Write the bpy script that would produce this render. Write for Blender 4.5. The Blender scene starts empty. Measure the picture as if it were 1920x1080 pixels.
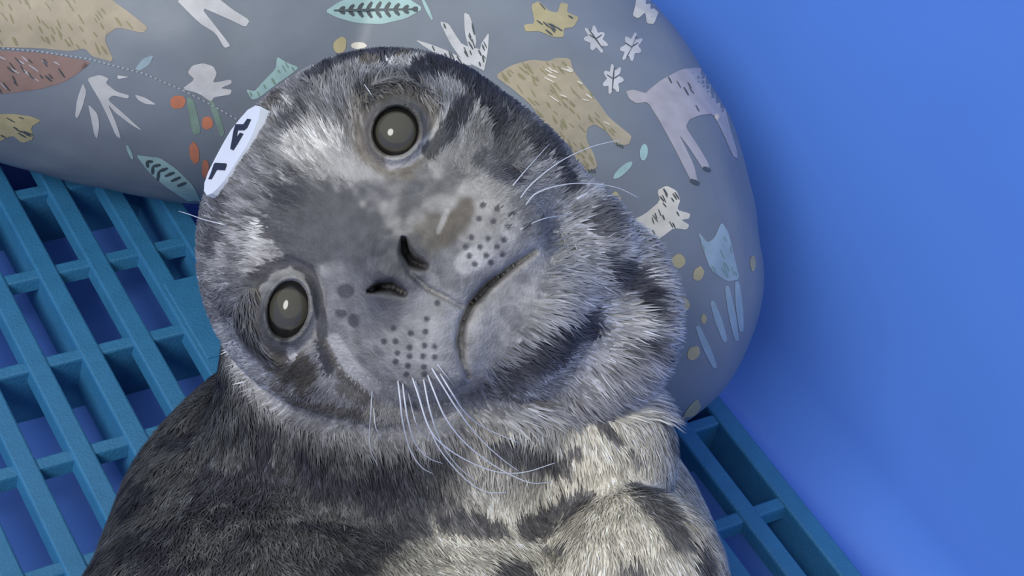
import bpy, bmesh, math, random
import numpy as np
from mathutils import Vector, Matrix
from mathutils.bvhtree import BVHTree
from mathutils.geometry import delaunay_2d_cdt

random.seed(7); RNG = np.random.default_rng(7)
scene = bpy.context.scene
COL = scene.collection

# ------------------------------------------------------------------ camera
F = 3500.0                                            # focal length in pixels of the 1920x1080 frame
RC = np.array([[0.844172, -0.496247, 0.202762],       # world -> camera (x right, y down, z forward)
               [-0.221757, -0.667622, -0.710707],
               [0.488055, 0.554995, -0.673634]])
CAM = np.array([-0.24773, -0.71691, 0.634701])
cam_data = bpy.data.cameras.new('camera')
cam_data.sensor_width = 36.0; cam_data.lens = F / 1920 * 36.0
cam_data.clip_start = 0.02; cam_data.clip_end = 50
cam = bpy.data.objects.new('camera', cam_data); COL.objects.link(cam)
RB = (np.diag([1, -1, -1]) @ RC).T
m4 = Matrix.Identity(4)
for i in range(3):
    for j in range(3): m4[i][j] = float(RB[i, j])
    m4[i][3] = float(CAM[i])
cam.matrix_world = m4
scene.camera = cam

# ------------------------------------------------------------------ light
world = bpy.data.worlds.new('world'); scene.world = world; world.use_nodes = True
bgn = world.node_tree.nodes['Background']
bgn.inputs[0].default_value = (0.84, 0.92, 1.0, 1); bgn.inputs[1].default_value = 0.76
sun = bpy.data.lights.new('sun_offscreen', 'SUN'); sun.energy = 2.0; sun.angle = math.radians(24); sun.color = (1.0, 0.98, 0.96)
so = bpy.data.objects.new('sun_offscreen', sun); COL.objects.link(so)
sd = Vector((0.92, 0.40, -0.86)).normalized()          # direction the light travels
so.rotation_euler = sd.to_track_quat('-Z', 'Y').to_euler()
vs = scene.view_settings
vs.view_transform = 'Standard'; vs.look = 'None'; vs.exposure = 0.0; vs.gamma = 1.0; vs.use_curve_mapping = False

# ------------------------------------------------------------------ pixel helpers
def ray(u, v): return RC.T @ np.array([(u - 960) / F, (v - 540) / F, 1.0])
def at_z(u, v, z):
    d = ray(u, v); return CAM + d * ((z - CAM[2]) / d[2])
def at_d(u, v, depth): return CAM + ray(u, v) * depth
def project(W):
    q = (np.asarray(W, float) - CAM) @ RC.T
    return np.stack([960 + F * q[..., 0] / q[..., 2], 540 + F * q[..., 1] / q[..., 2]], -1)

# ------------------------------------------------------------------ materials
def lin(c):
    c = np.array(c, float) / 255.0
    return tuple(np.where(c <= 0.04045, c / 12.92, ((c + 0.055) / 1.055) ** 2.4)) + (1.0,)
def mat(name, color, rough=0.5, var=0.12, scale=60.0, bump=0.0, bump_scale=200.0, attr=None, spec=0.5, coat=0.0, sheen=0.0):
    m = bpy.data.materials.new(name); m.use_nodes = True
    nt = m.node_tree; b = nt.nodes['Principled BSDF']
    b.inputs['Roughness'].default_value = rough
    b.inputs['Specular IOR Level'].default_value = spec
    b.inputs['Coat Weight'].default_value = coat
    b.inputs['Sheen Weight'].default_value = sheen
    tc = nt.nodes.new('ShaderNodeTexCoord')
    n = nt.nodes.new('ShaderNodeTexNoise'); n.inputs['Scale'].default_value = scale; n.inputs['Detail'].default_value = 4
    nt.links.new(tc.outputs['Object'], n.inputs['Vector'])
    mp = nt.nodes.new('ShaderNodeMapRange')
    mp.inputs[1].default_value = 0.3; mp.inputs[2].default_value = 0.7
    mp.inputs[3].default_value = 1 - var; mp.inputs[4].default_value = 1 + var
    nt.links.new(n.outputs['Fac'], mp.inputs[0])
    mul = nt.nodes.new('ShaderNodeVectorMath'); mul.operation = 'SCALE'
    if attr:
        a = nt.nodes.new('ShaderNodeAttribute'); a.attribute_name = attr
        nt.links.new(a.outputs['Color'], mul.inputs[0])
    else:
        mul.inputs[0].default_value = color[:3]
    nt.links.new(mp.outputs[0], mul.inputs['Scale'])
    nt.links.new(mul.outputs[0], b.inputs['Base Color'])
    if bump > 0:
        n2 = nt.nodes.new('ShaderNodeTexNoise'); n2.inputs['Scale'].default_value = bump_scale; n2.inputs['Detail'].default_value = 3
        nt.links.new(tc.outputs['Object'], n2.inputs['Vector'])
        bp = nt.nodes.new('ShaderNodeBump'); bp.inputs['Strength'].default_value = bump; bp.inputs['Distance'].default_value = 0.002
        nt.links.new(n2.outputs['Fac'], bp.inputs['Height']); nt.links.new(bp.outputs[0], b.inputs['Normal'])
    return m
M = {
    'tub': mat('blue_polyethylene', lin((92, 142, 236)), 0.42, 0.05, 7, 0.10, 25),
    'grate': mat('teal_plastic', lin((50, 114, 156)), 0.42, 0.07, 90, 0.22, 700),
    'pillow': mat('printed_cover_ground', lin((122, 129, 137)), 0.5, 0.10, 26, 0.20, 60),
    'seal': mat('seal_coat', (1, 1, 1), 0.62, 0.16, 260, 0.35, 900, attr='coat', spec=0.15),
    'fur': mat('seal_fur', (1, 1, 1), 0.7, 0.05, 200, attr='coat', spec=0.12),
    'whisker': mat('whisker', lin((205, 208, 216)), 0.35, 0.05, 50),
    'tag': mat('white_tag', lin((222, 228, 240)), 0.4, 0.03, 60),
    'tag_ink': mat('tag_ink', lin((42, 48, 62)), 0.5, 0.05, 60),
    'nostril': mat('nostril', lin((20, 20, 24)), 0.4, 0.05, 60),
}
def make_translucent(m, color, fac):
    nt = m.node_tree; b = nt.nodes['Principled BSDF']; out = nt.nodes['Material Output']
    tr = nt.nodes.new('ShaderNodeBsdfTranslucent'); tr.inputs['Color'].default_value = color
    mx = nt.nodes.new('ShaderNodeMixShader'); mx.inputs[0].default_value = fac
    nt.links.new(b.outputs[0], mx.inputs[1]); nt.links.new(tr.outputs[0], mx.inputs[2]); nt.links.new(mx.outputs[0], out.inputs['Surface'])
M['ground'] = mat('grey_concrete', lin((120, 120, 118)), 0.85, 0.1, 8, 0.2, 40)
make_translucent(M['tub'], lin((112, 162, 250)), 0.18)  # thin moulded plastic lets daylight through
def print_mat(name, rgb): M[name] = mat('print_' + name, lin(rgb), 0.5, 0.12, 120, 0.15, 60)
for nme, rgb in dict(mint=(160, 190, 186), mint_deep=(128, 158, 156), tan=(168, 156, 132), yellow=(178, 166, 126),
                     white=(196, 195, 194), pink=(178, 172, 172), rust=(146, 120, 110), orange=(196, 124, 94), green=(128, 150, 136),
                     ink=(74, 82, 84), cream=(214, 208, 192), olive=(140, 134, 98), ice=(150, 170, 178), seam=(160, 166, 172)).items():
    print_mat(nme, rgb)

# ------------------------------------------------------------------ object helpers
def link(o, parent=None):
    COL.objects.link(o)
    if parent is not None: o.parent = parent
    return o
def mesh_obj(name, verts, faces, material, parent=None, smooth=False):
    me = bpy.data.meshes.new(name)
    me.from_pydata([tuple(map(float, v)) for v in verts], [], [tuple(int(i) for i in f) for f in faces]); me.update()
    if smooth: me.polygons.foreach_set('use_smooth', [True] * len(me.polygons))
    me.materials.append(material)
    return link(bpy.data.objects.new(name, me), parent)
def bm_obj(name, bm, material, parent=None, smooth=False):
    me = bpy.data.meshes.new(name); bm.to_mesh(me); bm.free()
    if smooth: me.polygons.foreach_set('use_smooth', [True] * len(me.polygons))
    me.materials.append(material)
    return link(bpy.data.objects.new(name, me), parent)
def fast_mesh(name, V, Fq, material, parent=None, smooth=True):
    """V (n,3), Fq (m,k) uniform polygons"""
    me = bpy.data.meshes.new(name); k = Fq.shape[1]
    me.vertices.add(len(V)); me.vertices.foreach_set('co', np.ascontiguousarray(V, np.float32).ravel())
    me.loops.add(Fq.size); me.loops.foreach_set('vertex_index', np.ascontiguousarray(Fq, np.int32).ravel())
    me.polygons.add(len(Fq))
    me.polygons.foreach_set('loop_start', np.arange(0, Fq.size, k, dtype=np.int32))
    me.update(calc_edges=True); me.validate()
    me.polygons.foreach_set('use_smooth', [smooth] * len(me.polygons))
    me.materials.append(material)
    return link(bpy.data.objects.new(name, me), parent)
def tag(o, label=None, cat=None, group=None, kind=None):
    if label: o['label'] = label
    if cat: o['category'] = cat
    if group: o['group'] = group
    if kind: o['kind'] = kind
    return o
def empty(name, loc=(0, 0, 0)):
    e = bpy.data.objects.new(name, None); e.location = loc; e.empty_display_size = 0.02
    return link(e)
def tube(name, pts, r0, r1, material, parent=None, seg=6, sub=6):
    P = np.array(pts, float)
    # Catmull-Rom resample
    Q = np.vstack([2 * P[0] - P[1], P, 2 * P[-1] - P[-2]]); out = []
    for i in range(1, len(Q) - 2):
        for t in np.linspace(0, 1, sub, endpoint=False):
            a, b, c, d = Q[i - 1], Q[i], Q[i + 1], Q[i + 2]
            out.append(0.5 * ((2 * b) + (c - a) * t + (2 * a - 5 * b + 4 * c - d) * t * t + (-a + 3 * b - 3 * c + d) * t ** 3))
    out.append(P[-1]); out = np.array(out); n = len(out)
    V, Fc = [], []
    for i, p in enumerate(out):
        tdir = out[min(i + 1, n - 1)] - out[max(i - 1, 0)]; tdir /= np.linalg.norm(tdir)
        a = np.cross(tdir, [0.3, 0.2, 0.93]); a /= np.linalg.norm(a); b = np.cross(tdir, a)
        r = r0 + (r1 - r0) * i / (n - 1)
        for k in range(seg):
            th = 2 * math.pi * k / seg; V.append(p + r * (math.cos(th) * a + math.sin(th) * b))
    for i in range(n - 1):
        for k in range(seg):
            Fc.append((i * seg + k, i * seg + (k + 1) % seg, (i + 1) * seg + (k + 1) % seg, (i + 1) * seg + k))
    Fc.append(tuple(range(seg - 1, -1, -1))); Fc.append(tuple(range((n - 1) * seg, n * seg)))
    return mesh_obj(name, V, Fc, material, parent, True)

# ================================================================== THE TUB
FZ = -0.033                                           # tub floor below the grating top
WX, BY, LX, FY, HT = 0.328, 0.46, -0.85, -1.35, 0.46  # inner wall feet and height
FIL = 0.034; LEAN = 0.05
def wall_profile():
    """(out, up) pairs from the flat floor over a rounded cove to the rim"""
    pr = []
    for k in range(0, 13):
        a = math.radians(-90 + k * (84 / 12)); pr.append((-FIL + FIL * math.cos(a), FIL + FIL * math.sin(a)))
    x0, z0 = pr[-1]
    for k in range(1, 9):
        t = k / 8; pr.append((x0 + LEAN * HT * t, z0 + (HT - z0) * t))
    x1, z1 = pr[-1]
    pr += [(x1 + 0.006, z1 + 0.006), (x1 + 0.05, z1 + 0.006), (x1 + 0.055, z1), (x1 + 0.055, z1 - 0.03)]
    return pr
def wall(name, a, b, outward):
    """a, b: ends of the wall's foot line"""
    a = np.array(a); b = np.array(b); o = np.array(outward, float); d = (b - a) / np.linalg.norm(b - a)
    V, Fc = [], []; pr = wall_profile()
    for (out, up) in pr:
        ext = max(out, -FIL)                           # mitre the corners
        for e, s in ((a, -1), (b, 1)):
            p = e + d * s * ext; V.append((p[0] + o[0] * out, p[1] + o[1] * out, FZ + up))
    for i in range(len(pr) - 1): Fc.append((2 * i, 2 * i + 1, 2 * i + 3, 2 * i + 2))
    ob = mesh_obj(name, V, Fc, M['tub'], None, True)
    return tag(ob, kind='structure')
tag(mesh_obj('floor', [(LX + FIL - .01, FY + FIL - .01, FZ), (WX - FIL + .01, FY + FIL - .01, FZ), (WX - FIL + .01, BY - FIL + .01, FZ), (LX + FIL - .01, BY - FIL + .01, FZ),
                       (LX + FIL - .01, FY + FIL - .01, FZ - .006), (WX - FIL + .01, FY + FIL - .01, FZ - .006), (WX - FIL + .01, BY - FIL + .01, FZ - .006), (LX + FIL - .01, BY - FIL + .01, FZ - .006)],
             [(0, 1, 2, 3), (7, 6, 5, 4), (0, 4, 5, 1), (1, 5, 6, 2), (2, 6, 7, 3), (3, 7, 4, 0)], M['tub']), kind='structure')
tag(mesh_obj('ground', [(-4, -4, FZ - .008), (4, -4, FZ - .008), (4, 4, FZ - .008), (-4, 4, FZ - .008)], [(0, 1, 2, 3)], M['ground']), kind='structure')  # unseen ground under the tub, added to block sky light from below
wall('wall_right', (WX, FY), (WX, BY), (1, 0))
wall('wall_back', (LX, BY), (WX, BY), (0, 1))
wall('wall_left', (LX, FY), (LX, BY), (-1, 0))
wall('wall_front', (LX, FY), (WX, FY), (0, -1))

# ================================================================== THE GRATING
U = 0.025; VP = 2.20835 * U                            # bar pitch and crossbar pitch
def bar_mesh(name, length, wt, wb, h, top=0.0):
    """bar along +y with a moulded taper: wt wide at the top, wb at the bottom, edges rounded"""
    c = 0.0011
    prof = [(-wb / 2, top - h), (-wt / 2, top - c), (-wt / 2 + c * .35, top - c * .3), (-wt / 2 + c, top), (wt / 2 - c, top), (wt / 2 - c * .35, top - c * .3), (wt / 2, top - c), (wb / 2, top - h)]
    V = [(x, 0, z) for x, z in prof] + [(x, length, z) for x, z in prof]; n = len(prof)
    Fc = [(i, (i + 1) % n, n + (i + 1) % n, n + i) for i in range(n)] + [tuple(range(n - 1, -1, -1)), tuple(range(n, 2 * n))]
    me = bpy.data.meshes.new(name); me.from_pydata(V, [], Fc); me.update(); me.materials.append(M['grate'])
    return me
def bar(me, name, loc, rz, parent): 
    o = bpy.data.objects.new(name, me); o.location = loc; o.rotation_euler = (0, 0, rz); return link(o, parent)
def grating(xs, ys, deep_x, deep_y, edge_x, label):
    """xs: bar positions, ys: crossbar positions"""
    g = empty('floor_grating', ((xs[0] + xs[-1]) / 2, (ys[0] + ys[-1]) / 2, FZ)); off = np.array(g.location)
    tag(g, label, 'grating', 'plastic grating panels')
    y0, y1 = min(ys) - 0.006, max(ys) + 0.006; x0, x1 = xs[0] - 0.005, xs[-1] + 0.005
    thin = bar_mesh('bar', y1 - y0, 0.0098, 0.0116, 0.0065); deep = bar_mesh('bar', y1 - y0, 0.0098, 0.0128, 0.022)
    edge = bar_mesh('bar', y1 - y0, 0.0105, 0.012, 0.033)
    cth = bar_mesh('crossbar', x1 - x0, 0.0068, 0.0095, 0.0062, -0.0009); cdp = bar_mesh('crossbar', x1 - x0, 0.0068, 0.0088, 0.033, -0.0009)
    for i, x in enumerate(xs):
        me = edge if i in edge_x else deep if i in deep_x else thin
        bar(me, 'bar', (x - off[0], y0 - off[1], -off[2]), 0, g)
    for j, y in enumerate(ys):
        bar(cdp if j in deep_y else cth, 'crossbar', (x0 - off[0], y - off[1], -off[2]), -math.pi / 2, g)
    return g
# panel under the left of the pillow and the seal's back
il = list(range(-16, 4)); xs = [i * U for i in il]
rows = list(range(-7, 16)); ys = [-r * VP for r in rows]
g1 = grating(xs, ys, {k for k, i in enumerate(il) if i in (0, -6, -12)}, {k for k, r in enumerate(rows) if r % 2 == 1}, {0, len(il) - 1},
             'teal slotted plastic grating panel under the inner side of the patterned pillow')
bmp = bmesh.new()
pm = bar_mesh('joint_plate', 0.95 * VP, 0.030, 0.031, 0.012, 0.0004)
bar(pm, 'joint_plate', (2.5 * U - g1.location.x, -3.42 * VP - g1.location.y, -g1.location.z), 0, g1)
# panel along the right wall
ir = list(range(-4, 2)); xs2 = [(9.765 + k) * U for k in ir]
rr = list(range(-13, 9)); ys2 = [-(6.531 + k) * VP for k in rr]
g2 = grating(xs2, ys2, {0}, {k for k, r in enumerate(rr) if r % 2 == 1}, {len(ir) - 1},
             'teal slotted plastic grating panel whose edge bar runs along the blue tub wall')

# ================================================================== IMPLICIT SURFACES
def vnoise(P, scale, seed=0):
    """smooth value noise in [-1, 1]"""
    Q = np.asarray(P, np.float64) / scale + seed * 17.31 + 1000.0
    I = np.floor(Q).astype(np.int64); f = Q - I; f = f * f * (3 - 2 * f); out = np.zeros(len(Q))
    for dx in (0, 1):
        for dy in (0, 1):
            for dz in (0, 1):
                h = (I[:, 0] + dx) * 73856093 ^ (I[:, 1] + dy) * 19349663 ^ (I[:, 2] + dz) * 83492791
                h = (h ^ (h >> 13)) * 1274126177; h = (h ^ (h >> 16)) & 0xffff
                w = (f[:, 0] if dx else 1 - f[:, 0]) * (f[:, 1] if dy else 1 - f[:, 1]) * (f[:, 2] if dz else 1 - f[:, 2])
                out += w * (h / 32767.5 - 1)
    return out
def surface_nets(xs, ys, zs, D):
    neg = D < 0
    c = neg[:-1, :-1, :-1].astype(np.int8).copy(); 
    offs = [(a, b, d) for a in (0, 1) for b in (0, 1) for d in (0, 1)]
    c[:] = 0
    for a, b, d in offs: c += neg[a:neg.shape[0] - 1 + a, b:neg.shape[1] - 1 + b, d:neg.shape[2] - 1 + d]
    act = (c > 0) & (c < 8); idx = np.argwhere(act)
    imap = np.full(act.shape, -1, np.int64); imap[act] = np.arange(len(idx))
    acc = np.zeros((len(idx), 3)); cnt = np.zeros(len(idx))
    G = (xs, ys, zs)
    def pos(o): return np.stack([G[k][idx[:, k] + o[k]] for k in range(3)], -1)
    def val(o): return D[idx[:, 0] + o[0], idx[:, 1] + o[1], idx[:, 2] + o[2]]
    for o in offs:
        for ax in range(3):
            if o[ax]: continue
            q = list(o); q[ax] = 1
            va, vb = val(o), val(q); m = (va < 0) != (vb < 0)
            t = np.where(m, va / np.where(m, va - vb, 1), 0)[:, None]
            pa, pb = pos(o), pos(q)
            acc += np.where(m[:, None], pa + (pb - pa) * t, 0); cnt += m
    V = acc / cnt[:, None]; quads = []
    for ax in range(3):
        a, b = [k for k in range(3) if k != ax]
        s0 = [slice(None)] * 3; s1 = [slice(None)] * 3; s0[ax] = slice(None, -1); s1[ax] = slice(1, None)
        ch = neg[tuple(s0)] != neg[tuple(s1)]
        e = np.argwhere(ch); e = e[(e[:, a] > 0) & (e[:, b] > 0) & (e[:, a] < D.shape[a] - 1) & (e[:, b] < D.shape[b] - 1)]
        fl = neg[tuple(s0)][e[:, 0], e[:, 1], e[:, 2]]
        def cell(da, db):
            k = e.copy(); k[:, a] += da; k[:, b] += db; return imap[k[:, 0], k[:, 1], k[:, 2]]
        q = np.stack([cell(-1, -1), cell(0, -1), cell(0, 0), cell(-1, 0)], -1)
        flip = fl if ax != 1 else ~fl
        q[~flip] = q[~flip][:, ::-1]; quads.append(q)
    return V, np.concatenate(quads)
def grid_eval(xs, ys, zs, fn, chunk=24):
    D = np.empty((len(xs), len(ys), len(zs)), np.float32)
    for i in range(0, len(xs), chunk):
        X, Y, Z = np.meshgrid(xs[i:i + chunk], ys, zs, indexing='ij')
        D[i:i + chunk] = fn(np.stack([X.ravel(), Y.ravel(), Z.ravel()], -1)).reshape(X.shape)
    return D
def gradient(fn, P, h):
    g = np.stack([fn(P + np.eye(3)[k] * h) - fn(P - np.eye(3)[k] * h) for k in range(3)], -1) / (2 * h)
    return g
def relax(fn, V, h, n=3):
    for _ in range(n):
        g = gradient(fn, V, h); d = fn(V)
        st = d[:, None] * g / np.maximum((g * g).sum(1), 0.05)[:, None]
        ln = np.linalg.norm(st, axis=1, keepdims=True); V = V - st * np.minimum(1, 3 * h / np.maximum(ln, 1e-9))
    return V

# ================================================================== THE SEAL'S FORM
DH = 0.635; S = DH / F                                  # head distance; metres per pixel there
HU, HV = 706.0, 441.0
HC = at_d(HU, HV, DH)
AX = np.array([RC[0], -RC[1], -RC[2]])                  # local x right, y up, z toward the viewer
def to_world(P): return HC + (np.asarray(P) * S) @ AX
def to_local(W): return ((np.asarray(W) - HC) @ AX.T) / S
def L(u, v, z): return to_local(at_d(u, v, DH - z * S))  # z in local units
def uv_of(P):
    dep = DH - P[:, 2] * S
    cx, cy = (HU - 960) / F * DH / S, (HV - 540) / F * DH / S
    return 960 + F * S * (P[:, 0] + cx) / dep, 540 + F * S * (-P[:, 1] + cy) / dep
E1 = np.array([0.517, 0.857, 0]); E2 = np.array([-0.857, 0.517, 0]); E3 = np.array([0, 0, 1.0])
HB = np.stack([E1, E2, E3])
def ell(P, c, r, basis=HB):
    q = (P - c) @ basis.T; r = np.array(r, float)
    k0 = np.sqrt(((q / r) ** 2).sum(1)); k1 = np.sqrt(((q / r ** 2) ** 2).sum(1))
    return k0 * (k0 - 1) / np.maximum(k1, 1e-9)
def sph(P, c, r): return np.sqrt(((P - c) ** 2).sum(1)) - r
def smin(a, b, k):
    h = np.clip(0.5 + 0.5 * (b - a) / k, 0, 1); return b + (a - b) * h - k * h * (1 - h)
def cone(P, a, b, ra, rb):
    ab = b - a; t = np.clip(((P - a) @ ab) / (ab @ ab), 0, 1)
    return np.sqrt(((P - (a + t[:, None] * ab)) ** 2).sum(1)) - (ra + (rb - ra) * t)
def hl(x, y, z): return x * E1 + y * E2 + z * E3        # head-axis coordinates
# body chain on the ground: photo pixel of the axis, lateral radius in metres, flattened by QF
QF = 0.62
chain = [(835, 770, 0.070), (835, 900, 0.092), (797, 1080, 0.117)]
BC = [at_z(u, v, r * QF) for u, v, r in chain]; BRr = [r for _, _, r in chain]
dirn = BC[2] - BC[0]; dirn[2] = 0; dirn /= np.linalg.norm(dirn)
for dd, r in ((0.09, 0.126), (0.2, 0.125), (0.32, 0.105), (0.42, 0.07), (0.48, 0.035)):
    q = BC[2] + dirn * dd; q[2] = r * QF; BC.append(q); BRr.append(r)
UPL = AX @ np.array([0, 0, 1.0])                        # world up in local axes
def unsquash(P, z0):                                    # stretch world-z so that a flattened body becomes round
    h = (P @ UPL) * S + HC[2]
    return P + ((h / QF - h) / S)[:, None] * UPL
BL = unsquash(to_local(np.array(BC)), 0); BRl = [r / S for r in BRr]
SKULL = (hl(0, 0, -20), (352, 322, 300))
def base_sdf(P):
    d = ell(P, *SKULL)
    d = smin(d, ell(P, L(800, 515, 150), (165, 155, 175)), 90)           # snout
    d = smin(d, ell(P, L(906, 442, 200), (112, 108, 110)), 55)           # whisker pads
    d = smin(d, ell(P, L(815, 618, 200), (112, 108, 110)), 55)
    d = smin(d, ell(P, L(965, 580, 130), (135, 100, 110)), 45)           # chin
    d = smin(d, sph(P, hl(165, -170, 20), 155), 80)                      # cheeks
    d = smin(d, sph(P, hl(-145, -160, 20), 160), 80)
    d = smin(d, ell(P, L(751, 508, 300), (62, 46, 50)), 45)              # nose
    for (u, v) in ((742, 245), (540, 582)): d = smin(d, sph(P, L(u, v, 175), 88), 60)   # orbits
    d = smin(d, ell(P, L(1000, 545, 0), (215, 150, 150)), 60)            # throat
    n = smin(ell(P, L(1062, 570, -100), (190, 180, 170)), ell(P, L(1095, 612, -105), (155, 160, 160)), 70)   # ruff
    d = smin(d, n, 30)
    b = cone(P, hl(0, -60, -150), L(800, 740, -220), 250, 330)           # neck
    b = smin(b, cone(P, L(560, 600, -190), L(560, 760, -210), 140, 165), 60)
    Pu = unsquash(P, 0); bb = None
    for i in range(len(BL) - 1):
        c = cone(Pu, BL[i], BL[i + 1], BRl[i], BRl[i + 1]) * QF
        bb = c if bb is None else smin(bb, c, 25)
    b = smin(b, bb, 80)
    b = smin(b, ell(P, L(1085, 870, -235), (205, 190, 190)), 40)         # chest
    b = smin(b, sph(P, L(1190, 1085, -40), 172), 50)                     # shoulder
    return smin(d, b, 22)
# lines of the face, in photo pixels
MOUTH = np.array([(1000, 472), (960, 500), (915, 535), (884, 570), (868, 605), (862, 640), (866, 675), (876, 705)], float)
NOS1 = np.array([(757, 448), (760, 472), (772, 490), (795, 499)], float)
NOS2 = np.array([(692, 546), (712, 538), (735, 537), (757, 549)], float)
PHIL = np.array([(768, 512), (800, 540), (835, 558), (866, 575)], float)
def taper_line(u, v, line, widths):
    t = np.linspace(0, len(line) - 1, 24); i = np.minimum(t.astype(int), len(line) - 2); f = (t - i)[:, None]
    p = line[i] * (1 - f) + line[i + 1] * f; w = np.interp(t, np.arange(len(widths)), widths); best = np.full(len(u), 99.0)
    for (a, b), c in zip(p, w): best = np.minimum(best, np.hypot(u - a, v - b) / c)
    return best
NW1 = (4, 9, 12, 6); NW2 = (3, 8, 10, 5)
def dist_line(u, v, line):
    best = np.full(len(u), 1e9)
    for i in range(len(line) - 1):
        a, b = line[i], line[i + 1]; ab = b - a
        t = np.clip(((u - a[0]) * ab[0] + (v - a[1]) * ab[1]) / (ab @ ab), 0, 1)
        best = np.minimum(best, np.hypot(u - a[0] - t * ab[0], v - a[1] - t * ab[1]))
    return best
EYES = [(742, 246, 39, 43, 20), (540, 580, 35, 50, 12)]   # photo pixel, half sizes, tilt
def eye_q(u, v, e):
    a = math.radians(e[4]); du, dv = u - e[0], v - e[1]
    return np.hypot((du * math.cos(a) + dv * math.sin(a)) / e[2], (-du * math.sin(a) + dv * math.cos(a)) / e[3])
def mouth_taper(u, v):
    return np.clip((1030 - u) / 110, 0, 1) * np.clip((725 - v) / 90, 0, 1)
def seal_sdf(P):
    d = base_sdf(P).astype(np.float64)
    m = (np.abs(d) < 95) & (P[:, 2] > 60)
    if m.any():
        u, v = uv_of(P[m]); c = np.zeros(m.sum())
        dm = dist_line(u, v, MOUTH); tp = mouth_taper(u, v)
        c += (34 * np.exp(-(dm / 7) ** 2) + 12 * np.exp(-(dm / 28) ** 2)) * tp
        c += 78 * np.exp(-taper_line(u, v, NOS1, NW1) ** 2) + 78 * np.exp(-taper_line(u, v, NOS2, NW2) ** 2)
        c += 14 * np.exp(-(dist_line(u, v, PHIL) / 6) ** 2)
        for e in EYES:
            q = eye_q(u, v, e)
            c += 62 * (1 / (1 + np.exp((q - 1.0) * 18))) - 13 * np.exp(-((q - 1.22) / 0.17) ** 2) + 8 * np.exp(-((q - 1.75) / 0.25) ** 2)
        d[m] += c
    return d

# ================================================================== THE PILLOW
PR = 0.088
pil_px = [(-620, -190), (-300, -110), (0, -45), (380, 45), (700, 60), (930, 190), (1040, 370), (1085, 520)]
pil_path = np.array([at_z(u, v, PR) for u, v in pil_px])
PP = []                                                # smoothed path
Qp = np.vstack([2 * pil_path[0] - pil_path[1], pil_path, 2 * pil_path[-1] - pil_path[-2]])
for i in range(1, len(Qp) - 2):
    for t in np.linspace(0, 1, 5, endpoint=False):
        a, b, c, d = Qp[i - 1], Qp[i], Qp[i + 1], Qp[i + 2]
        PP.append(0.5 * ((2 * b) + (c - a) * t + (2 * a - 5 * b + 4 * c - d) * t * t + (-a + 3 * b - 3 * c + d) * t ** 3))
PP.append(pil_path[-1]); PP = np.array(PP)
def pillow_sdf(P):
    best = np.full(len(P), 9.0)
    for i in range(len(PP) - 1):
        a, b = PP[i], PP[i + 1]; ab = b - a
        t = np.clip(((P - a) @ ab) / (ab @ ab), 0, 1)
        d = P - (a + t[:, None] * ab)
        r = PR * (1 - 0.10 * max(0, (i - len(PP) + 7)) / 6)
        dz = d[:, 2] / 0.98
        best = np.minimum(best, np.sqrt(d[:, 0] ** 2 + d[:, 1] ** 2 + dz ** 2) - r)
    best = best + 0.0016 * vnoise(P, 0.05, 3) + 0.0006 * vnoise(P, 0.016, 5)
    m = best < 0.02                                     # the soft pillow gives way where the seal leans on it
    if m.any():
        q = -base_sdf(to_local(P[m])) * S + 0.0004; a = best[m]; k = 0.012
        h = np.clip(0.5 - 0.5 * (q - a) / k, 0, 1); best[m] = q + (a - q) * h + k * h * (1 - h)
    return best
lo = PP.min(0) - PR - 0.012; hi = PP.max(0) + PR + 0.012
gx, gy, gz = [np.arange(lo[k], hi[k] + 0.005, 0.005) for k in range(3)]
Vp, Qd = surface_nets(gx, gy, gz, grid_eval(gx, gy, gz, pillow_sdf))
Vp = relax(pillow_sdf, Vp, 0.0015, 2)
Vp[:, 2] = np.maximum(Vp[:, 2], 0.0003)                # flattened where it lies on the grating
pb = PP.mean(0); PB = np.array([pb[0], pb[1], 0.0])
pillow = empty('nursing_pillow', PB)
tag(pillow, 'curved grey pillow printed with woodland animals and leaves behind the seal', 'pillow')
cover = fast_mesh('cover', Vp - PB, Qd, M['pillow'], pillow)
tri = np.concatenate([Qd[:, [0, 1, 2]], Qd[:, [0, 2, 3]]])
pil_bvh = BVHTree.FromPolygons([tuple(v) for v in Vp], [tuple(int(i) for i in t) for t in tri])
def on_pillow(u, v, lift, graze=0):
    d = Vector(ray(u, v)).normalized()
    h = pil_bvh.ray_cast(Vector(CAM), d)
    if h[0] is None: return None
    n = h[1] if h[1].dot(d) < 0 else -h[1]
    if graze and -n.dot(d) < graze: return None
    return np.array(h[0] + n * lift) - PB
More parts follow.
